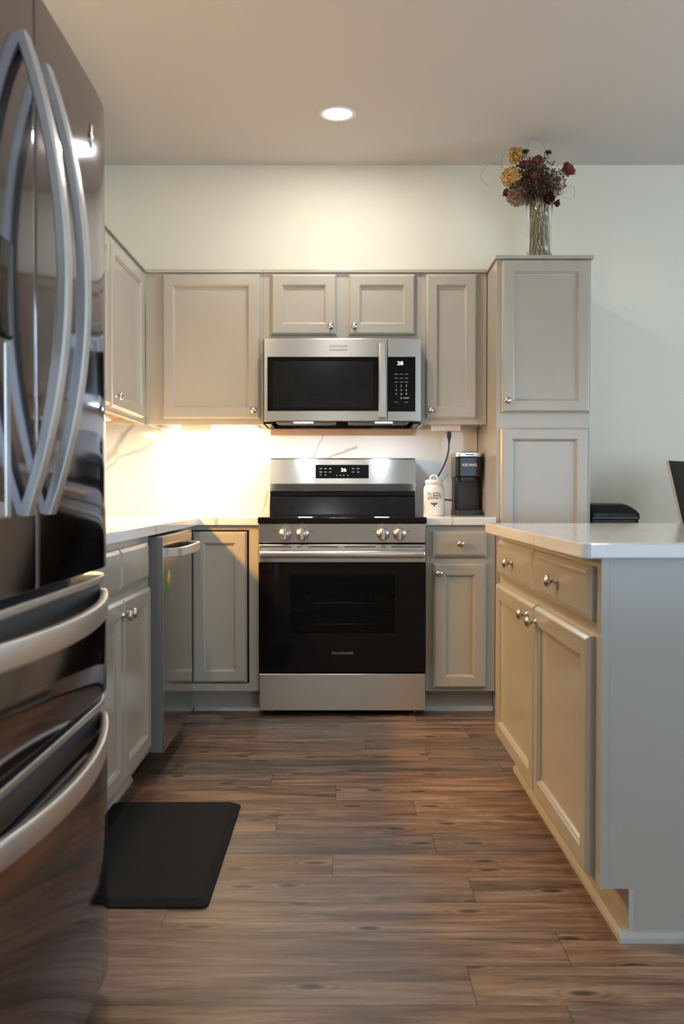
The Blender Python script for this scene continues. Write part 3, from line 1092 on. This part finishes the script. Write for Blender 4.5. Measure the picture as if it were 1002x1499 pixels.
# ---------------------------------------------------------------- coffee maker
r = thing('coffee_maker', 'black single-serve coffee maker with silver lid beside pantry', 'coffee maker', (.632, 4.80, CT1-.003))
z0 = CT1-.003


def rrect(x0, x1, y0, y1, rad_, n=6):
    out = []
    for (cx, cy, a0) in ((x1-rad_, y1-rad_, 0), (x0+rad_, y1-rad_, PI/2), (x0+rad_, y0+rad_, PI), (x1-rad_, y0+rad_, 3*PI/2)):
        for k in range(n+1):
            a = a0+PI/2*k/n
            out.append((cx+rad_*math.cos(a), cy+rad_*math.sin(a)))
    return out


cx0_, cx1_ = .566, .6985
B().prism(rrect(cx0_, cx1_, 4.70, 4.93, .022), z0, z0+.028).finish('drip_tray', 'black_plastic', r, .003, 3)
B().prism(rrect(cx0_+.004, cx1_-.002, 4.775, 4.93, .018), z0+.0285, z0+.195).finish('column', 'black_plastic', r, .002)
hd = B().prism(rrect(cx0_, cx1_, 4.70, 4.93, .022), z0+.1955, z0+.290).finish('brew_head', 'black_enamel', r, .003, 3)
B().prism(rrect(cx0_+.03, cx1_-.03, 4.715, 4.775, .014), z0+.172, z0+.195).finish('pod_holder', 'black_plastic', hd, .002)
ld = B().prism(rrect(cx0_, cx1_, 4.70, 4.93, .022), z0+.2905, z0+.318).finish('lid', 'grey_plastic', r, .006, 3)
MAT_lid = ld
ld.data.materials[0] = MAT['stainless_bar']
B().box(.612, .656, 4.6985, 4.7015, z0+.301, z0+.306).finish('lid_grip', 'ink', ld)
text('lettering', 'KEURIG', .017, (.634, 4.6993, z0+.252), FRONT, 'frame_white', hd, 1.25, bold=.0003)
# cord from the outlet box down behind the canister to the coffee maker
r = thing('power_cord', 'black power cord plugged under narrow cabinet beside coffee maker', 'cord', (.539, 4.77, 1.334))
b = B()
b.prism(rrect(.529, .549, 4.752, 4.776, .004), 1.300, 1.334)
b.lathe([(.0085, 0), (.0065, -.010), (.004, -.026)], (.539, 4.764, 1.300), 'z', 14)
b.finish('plug', 'black_plastic', r, .001)
ctrl = [(.539, 4.764, 1.276), (.536, 4.768, 1.235), (.526, 4.78, 1.19), (.505, 4.80, 1.14), (.487, 4.82, 1.105), (.470, 4.835, 1.06), (.472, 4.85, 1.01), (.497, 4.85, .997), (.535, 4.85, .990), (.5655, 4.85, .986)]


def spline(c, n=8):
    out = []
    c = [Vector(q) for q in c]
    for i in range(len(c)-1):
        p0, p1, p2, p3 = c[max(i-1, 0)], c[i], c[i+1], c[min(i+2, len(c)-1)]
        for k in range(n):
            s = k/n
            out.append(.5*((2*p1)+(p2-p0)*s+(2*p0-5*p1+4*p2-p3)*s*s+(3*p1-p0-3*p2+p3)*s**3))
    out.append(c[-1])
    return out


B().tube(spline(ctrl), .0042, 8).finish('cable', 'black_plastic', r)

# ---------------------------------------------------------------- floor mat
b = B()
mo = rrect(-.757, -.330, 2.303, 3.080, .022)
mi = rrect(-.735, -.352, 2.325, 3.058, .018)
b.loops([[(x, y, 0.0005) for x, y in mo], [(x, y, .006) for x, y in mo], [(x, y, .018) for x, y in mi]])
tag(b.finish('floor_mat', 'mat_rubber', None, .003, 2), 'black rubber anti-fatigue mat on floor before the sink cabinet', 'mat')

# ---------------------------------------------------------------- ceiling light
r = thing('ceiling_light', 'round white recessed downlight in the ceiling above the range', 'light', (-.02, 4.308, H))
B().lathe([(.064, -.0005), (.064, -.004), (.079, -.007), (.084, -.004), (.084, -.0005)], (-.02, 4.308, H), 'z', 48, False, False).finish('trim_ring', 'frame_white', r)
B().lathe([(0, -.002), (.0645, -.002), (.0645, -.0035), (0, -.0035)], (-.02, 4.308, H), 'z', 40).finish('lens', 'lamp_lens', r)


def downlight_lamp(x, y, parent, power, col=(1.0, .93, .84)):
    l = bpy.data.lights.new('downlight_lamp', 'AREA')
    l.shape = 'DISK'
    l.size = .125
    l.energy = power
    l.color = col
    l.spread = PI
    o = bpy.data.objects.new('downlight_lamp', l)
    COL.objects.link(o)
    o.parent = parent
    o.location = (0, 0, -.008)


downlight_lamp(-.02, 4.308, r, DOWNLIGHT)
# its fellow further back in the room, above the island and camera, out of the picture
r = thing('ceiling_light', 'round white recessed downlight in the ceiling nearer the camera', 'light', (-.02, 1.75, H))
B().lathe([(.064, -.0005), (.064, -.004), (.079, -.007), (.084, -.004), (.084, -.0005)], (-.02, 1.75, H), 'z', 48, False, False).finish('trim_ring', 'frame_white', r)
B().lathe([(0, -.002), (.0645, -.002), (.0645, -.0035), (0, -.0035)], (-.02, 1.75, H), 'z', 40).finish('lens', 'lamp_lens', r)
downlight_lamp(-.02, 1.75, r, DOWNLIGHT*.5)

r = thing('ceiling_light', 'added round white fill downlight in the ceiling over the sink counter', 'light', (-.72, 2.75, H))  # unseen lamp added as warm fill for the upper left wall
B().lathe([(.064, -.0005), (.064, -.004), (.079, -.007), (.084, -.004), (.084, -.0005)], (-.72, 2.75, H), 'z', 48, False, False).finish('trim_ring', 'frame_white', r)
B().lathe([(0, -.002), (.0645, -.002), (.0645, -.0035), (0, -.0035)], (-.72, 2.75, H), 'z', 40).finish('lens', 'lamp_lens', r)
downlight_lamp(-.72, 2.75, r, SINK_FILL, (1.0, .87, .66))
for x_ in (-.2, 1.6):  # unseen lamps added to brighten the rear wall that the steel reflects
    r = thing('ceiling_light', 'added round white fill downlight over the %s of the room behind the camera' % ('left half' if x_ < 0 else 'right half'), 'light', (x_, -1.5, H))
    B().lathe([(.064, -.0005), (.064, -.004), (.079, -.007), (.084, -.004), (.084, -.0005)], (x_, -1.5, H), 'z', 48, False, False).finish('trim_ring', 'frame_white', r)
    B().lathe([(0, -.002), (.0645, -.002), (.0645, -.0035), (0, -.0035)], (x_, -1.5, H), 'z', 40).finish('lens', 'lamp_lens', r)
    downlight_lamp(x_, -1.5, r, REAR_FILL, (.92, .96, 1.0))

# ---------------------------------------------------------------- desk corner behind the island
r = thing('desk', 'wooden desk against back wall behind the island', 'desk', (2.05, 4.62, 0))
B().box(1.17, 2.9, 4.28, 4.96, .712, .740).finish('top', 'desk_wood', r, .003)
for x in (1.20, 2.83):
    for y in (4.31, 4.89):
        B().box(x, x+.045, y, y+.045, 0, .7115).finish('leg', 'desk_wood', r, .003)
r = thing('printer', 'low black printer with rounded edge between pantry and monitor', 'printer', (1.28, 4.62, .7405))
pz = .7405
b = B()
prof = [(1.166, pz+.004), (1.392, pz+.004), (1.396, pz+.02), (1.396, pz+.175), (1.392, pz+.190)]
b.prism([(x, y) for x, y in rrect(1.166, 1.396, 4.43, 4.86, .02)], pz+.0005, pz+.160)
b.finish('body', 'black_plastic', r, .004)
b = B()
top = []
for (dz, ins) in ((.1605, -.002), (.178, -.003), (.188, 0.0), (.203, .010), (.217, .024), (.228, .040), (.235, .058)):
    top.append([(x, y, pz+dz) for x, y in rrect(1.166, 1.398-max(ins, 0)*1.15+(.003 if ins < 0 else 0), 4.428+max(ins, 0)*.9, 4.86-max(ins, 0)*.3, .018)])
b.loops(top)
b.finish('scanner_lid', 'black_enamel', r, .0, smooth=None)
B().box(1.175, 1.39, 4.4262, 4.4298, pz+.1655, pz+.1685).finish('seam_trim', 'grey_plastic', r)
b = B()
b.box(1.265, 1.36, 4.4455, 4.4485, pz+.1985, pz+.2035)
b.finish('button_row', 'print_grey', r)

# monitor turned away to the right and leaning back
yaw, lean = math.radians(43), math.radians(14)
r = thing('monitor', 'black computer monitor with thin silver edge at right edge of picture', 'monitor', (1.70, 4.50, .7405))
nrm = Vector((math.sin(yaw), -math.cos(yaw), 0))
wid = Vector((math.cos(yaw), math.sin(yaw), 0))
up = (Vector((0, 0, 1))*math.cos(lean) - nrm*math.sin(lean)).normalized()
nn = wid.cross(up).normalized()
o0 = Vector((1.533, 4.25, .845))         # lower left corner of the screen


def slab(a0, a1, c0, c1, d0, d1):
    bb = B()
    rings = []
    for dd in (d0, d1):
        rings.append([tuple(o0+wid*a+up*c+nn*dd) for a, c in ((a0, c0), (a1, c0), (a1, c1), (a0, c1))])
    bb.loops(rings)
    return bb


slab(0, .52, 0, .335, -.002, .010).finish('bezel', 'silver_plastic', r, .002)
slab(.0025, .5175, .0025, .3325, .0101, .0122).finish('screen', 'black_glass', r)
foot = o0+wid*.26-nn*.06
b = B()
b.prism([(foot.x+.11*math.cos(2*PI*k/28), foot.y+.11*math.sin(2*PI*k/28)) for k in range(28)], .741, .753)
b.finish('foot', 'grey_plastic', r, .002)
q = o0+wid*.26+up*.13-nn*.012
b = B().tube([(foot.x, foot.y, .75), (foot.x, foot.y, .86), tuple(q)], .016, 12)
b.finish('neck', 'grey_plastic', r)

# ---------------------------------------------------------------- vase with dried flowers
VX, VY, VZ = .955, 4.60, 2.1155
r = tag(B().lathe([(0, 0), (.058, 0), (.062, .006), (.060, .10), (.060, .22), (.066, .315), (.0665, .318), (.0635, .318), (.0575, .22), (.0570, .10), (.056, .022), (0, .018)], (VX, VY, VZ), 'z', 40).finish('vase', 'vase_glass'),
        'clear glass vase of dried flowers on top of pantry', 'vase')
FB = VZ+.024


def at(u, v, y):
    """world point of a bloom, measured on the bouquet"""
    return Vector(((u-501)*y/1384.0, y, 1.02+(723-v)*y/1384.0))


def stem_curve(p, k, bend=0.0):
    ang = k*2.399
    rr = .012+.036*((k*37) % 10)/10
    foot = Vector((VX+rr*math.cos(ang), VY+rr*math.sin(ang), FB+.006*(k % 3)))
    mouth = Vector((VX+(p.x-VX)*.25, VY+(p.y-VY)*.25, VZ+.31))
    if (mouth-Vector((VX, VY, mouth.z))).length > .05:
        d = mouth-Vector((VX, VY, mouth.z))
        mouth = Vector((VX, VY, mouth.z))+d.normalized()*.05
    return spline([foot, (foot+mouth)/2+Vector((.006*math.cos(ang*3), .006*math.sin(ang*2), 0)), mouth, (mouth*.45+p*.55)+Vector((0, 0, .010)), p], 6)


def petal(b, c, d, side, w_, l_, curl, cup):
    """a cupped petal: base at c, growing along d, bulging along OUT"""
    out = side
    tng = d.cross(out).normalized()
    rows = []
    for i in range(5):
        s = i/4
        ww = w_*math.sin(PI*(.18+.62*s))
        base = c + d*(l_*s) + out*(cup*math.sin(PI*s*.75)+curl*s*s)
        rows.append([base+tng*(ww*(j-1.5)/1.5)-out*(.35*ww*((j-1.5)/1.5)**2) for j in range(4)])
    vs = [[b.bm.verts.new(v) for v in row] for row in rows]
    for a, c2 in zip(vs, vs[1:]):
        for j in range(3):
            f = b.bm.faces.new((a[j], a[j+1], c2[j+1], c2[j]))
            f.smooth = True


def solidify(o, th):
    md = o.modifiers.new('thickness', 'SOLIDIFY')
    md.thickness = th
    md.offset = 0


KI = [0]


def flower(name, label, cat, p, R, mat, kind, group):
    KI[0] += 1
    k = KI[0]
    rr = thing(name, label, cat, (VX, VY, FB), 0, group)
    sp = stem_curve(p, k)
    B().tube(sp, .0022, 7).finish('stem', 'stem_tan' if k % 3 else 'stem_dark', rr)
    d = (sp[-1]-sp[-5]).normalized()
    d = (d+Vector((p.x-VX, p.y-VY-.10, .12))*2.0).normalized()
    a = d.orthogonal().normalized()
    c = d.cross(a)
    b = B()
    if kind == 'rose':
        for ring, (n, f, tilt_) in enumerate(((3, .35, .05), (4, .62, .12), (5, .85, .30), (5, 1.0, .55))):
            for i in range(n):
                th = 2*PI*i/n+ring*.7+random.uniform(-.2, .2)
                out = a*math.cos(th)+c*math.sin(th)
                petal(b, p+out*(R*.10*ring), d, out, R*.62*(.6+.4*f), R*1.55*(1-.08*ring)*random.uniform(.85, 1.05), R*tilt_*random.uniform(.6, 1.3), R*.55*f)
        o = b.finish('bloom', mat, rr)
        solidify(o, .0008)
        b = B()
        for i in range(5):
            th = 2*PI*i/5
            out = a*math.cos(th)+c*math.sin(th)
            petal(b, p-d*.004, (d*.2+out).normalized(), (out*.2-d).normalized(), R*.18, R*.8, 0, .002)
        o = b.finish('sepals', 'stem_dark', rr)
        solidify(o, .0006)
    elif kind == 'hydrangea':
        cen = p+d*R*.55
        b.loops([[tuple(cen+(a*math.cos(q_)+c*math.sin(q_))*R*.62*math.sin(h_)+d*R*.62*math.cos(h_)) for q_ in [2*PI*i_/14 for i_ in range(14)]] for h_ in [.15+.28*j_ for j_ in range(10)]], smooth=True)
        n = int(230*max(.8, (R/.034)**2))
        for i in range(n):
            zz = 1-2*(i+.5)/n
            th = i*2.39996
            q = math.sqrt(1-zz*zz)
            nrm_ = Vector((q*math.cos(th), q*math.sin(th), zz))
            if nrm_.dot(-d) > .75:
                continue
            cc = cen+nrm_*R*random.uniform(.66, 1.28)
            e1 = nrm_.orthogonal().normalized()
            e1.rotate(Matrix.Rotation(random.uniform(0, PI), 3, nrm_))
            e2 = nrm_.cross(e1)
            s = .0072*random.uniform(.8, 1.35)
            for k4 in range(4):
                aa = k4*PI/2
                dirv = (e1*math.cos(aa)+e2*math.sin(aa)+nrm_*random.uniform(.1, 1.1)).normalized()
                tg = nrm_.cross(dirv).normalized()
                v = [b.bm.verts.new(x) for x in (cc, cc+dirv*s*.7+tg*s*.5, cc+dirv*s*1.35, cc+dirv*s*.7-tg*s*.5)]
                b.bm.faces.new(v)
        o = b.finish('bloom', mat, rr)
        solidify(o, .0005)
    elif kind == 'pod':
        for i in range(60):
            zz = random.uniform(-.3, 1)
            th = i*2.39996
            q = math.sqrt(1-zz*zz)
            dv = (a*q*math.cos(th)+c*q*math.sin(th)+d*zz*.75).normalized()
            b.tube([p+dv*R*.15, p+dv*R*random.uniform(.8, 1.15)], .0016, 5, .0007)
        b.lathe([(0, -R*.5), (R*.5, -R*.3), (R*.62, 0), (R*.45, R*.4), (0, R*.5)], tuple(p), 'z', 12)
        o = b.finish('pod', mat, rr)
    return rr


RG, HG, PG = 'dried roses in the vase', 'dried hydrangeas in the vase', 'dark seed heads in the vase'
flower('dried_hydrangea', 'topmost golden dried hydrangea at upper left of bouquet', 'flower', at(757, 236, 4.60), .031, 'petal_gold', 'hydrangea', HG)
flower('dried_hydrangea', 'large golden dried hydrangea at the left side of bouquet', 'flower', at(751, 266, 4.55), .036, 'petal_gold', 'hydrangea', HG)
flower('dried_hydrangea', 'golden dried hydrangea behind the rust rose in middle of bouquet', 'flower', at(784, 250, 4.66), .030, 'petal_gold', 'hydrangea', HG)
flower('dried_hydrangea', 'faded brownish dried hydrangea low at the left of bouquet', 'flower', at(762, 290, 4.58), .040, 'petal_blush', 'hydrangea', HG)
flower('dried_rose', 'rust-red dried rose standing high in the middle of bouquet', 'flower', at(786, 245, 4.57), .028, 'petal_rust', 'rose', RG)
flower('dried_rose', 'brown-red dried rose standing alone at far right of bouquet', 'flower', at(826, 257, 4.60), .032, 'petal_rust', 'rose', RG)
flower('dried_rose', 'wine-dark dried rose between the two upper golden hydrangeas', 'flower', at(766, 249, 4.55), .022, 'petal_wine', 'rose', RG)
flower('dried_rose', 'rust-red dried rose at the centre of bouquet', 'flower', at(782, 265, 4.53), .022, 'petal_rust', 'rose', RG)
flower('dried_rose', 'wine-red dried rose hanging over the rim of vase', 'flower', at(799, 293, 4.53), .027, 'petal_wine', 'rose', RG)
flower('dried_rose', 'small brown-red dried rosebud low at right of vase rim', 'flower', at(811, 300, 4.56), .016, 'petal_wine', 'rose', RG)
flower('dried_rose', 'small dark dried rosebud at lower left of bouquet', 'flower', at(743, 286, 4.57), .017, 'petal_wine', 'rose', RG)
flower('seed_head', 'dark spiky seed head beside the topmost golden hydrangea', 'flower', at(768, 226, 4.58), .020, 'pod_dark', 'pod', PG)
flower('seed_head', 'dark spiky seed head on bare stem at top right of bouquet', 'flower', at(801, 227, 4.60), .019, 'pod_dark', 'pod', PG)
flower('seed_head', 'dark spiky seed head at the left rim of bouquet', 'flower', at(740, 259, 4.60), .010, 'pod_dark', 'pod', PG)
# filler sprays of tiny dark berries and pale grass: nobody could count them
b = B()
for i in range(400):
    u = random.gauss(781, 21)
    v = random.gauss(270, 15)
    if (u-785)**2/42**2+(v-268)**2/36**2 > 1:
        continue
    p = at(u, v, 4.60+random.uniform(-.07, .08))
    st_ = Vector((VX+(p.x-VX)*.3, VY+(p.y-VY)*.3, VZ+.30))
    b.tube([st_, (st_+p)/2+Vector((0, 0, .012)), p], .0008, 4)
    for j in range(7):
        q = p+Vector([random.gauss(0, .011) for _ in range(3)])
        b.tube([p, q], .0005, 3)
        bmesh.ops.create_icosphere(b.bm, subdivisions=1, radius=random.uniform(.0024, .0052), matrix=Matrix.Translation(q))
o = b.finish('filler_sprays', 'filler_brown')
tag(o, 'dark brown sprays of tiny dried buds filling the bouquet', 'flower', None, 'stuff')
b = B()
for i in range(70):
    p = at(random.uniform(800, 830), random.uniform(255, 288), 4.60+random.uniform(-.06, .07)) if i < 45 else at(random.uniform(740, 775), random.uniform(288, 306), 4.56+random.uniform(-.04, .04))
    st_ = Vector((VX+(p.x-VX)*.35, VY+(p.y-VY)*.35, VZ+.30))
    b.tube([st_, (st_+p)/2+Vector((0, 0, .010)), p], .0012, 4, .0004)
    dirv = (p-st_).normalized()
    for j in range(8):
        q = p-dirv*.006*j
        e_ = Vector([random.uniform(-1, 1) for _ in range(3)])
        b.tube([q, q+(dirv*.7+e_*.6).normalized()*.011], .0007, 3, .0002)
for i in range(40):           # bare stems standing in the water-less vase
    a_ = i*2.399
    r0, r1 = .054*((i+1)/41)**.35, .030
    q0 = Vector((VX+r0*math.cos(a_), VY+r0*math.sin(a_), FB))
    q1 = Vector((VX+.046*math.cos(a_+1.1), VY+.046*math.sin(a_+1.1), VZ+.315))
    b.tube(spline([q0, (q0+q1)/2+Vector((.005*math.sin(i), .005*math.cos(i*2), 0)), q1], 5), .0019, 6)
o = b.finish('dried_grass', 'grass_pale')
tag(o, 'pale dried grass and bare stems standing in the vase', 'flower', None, 'stuff')
TW = [([(775, 300), (752, 262), (734, 250), (735, 232), (748, 226)], 'thin curling twig looping out at upper left of bouquet'),
      ([(782, 300), (772, 225), (780, 207), (792, 212), (796, 222)], 'thin curling twig arching over the top of bouquet'),
      ([(770, 300), (735, 248), (712, 246), (703, 264), (714, 276)], 'thin curling twig reaching farthest left over the wall'),
      ([(800, 300), (818, 282), (838, 276), (837, 294), (822, 290)], 'thin angular twig at right side of bouquet')]
for q, lab in TW:
    pts = [at(u, v, 4.60) for u, v in q]
    pts[0] = Vector((VX+.02, VY, FB+.01))
    pts.insert(1, Vector((VX+(pts[1].x-VX)*.15, VY, VZ+.30)))
    tag(B().tube(spline(pts, 8), .0008, 6, .0005).finish('curly_twig', 'stem_dark'), lab, 'twig', 'curly twigs in the vase')

sc.cycles.use_denoising = True
sc.cycles.sample_clamp_indirect = 6.0
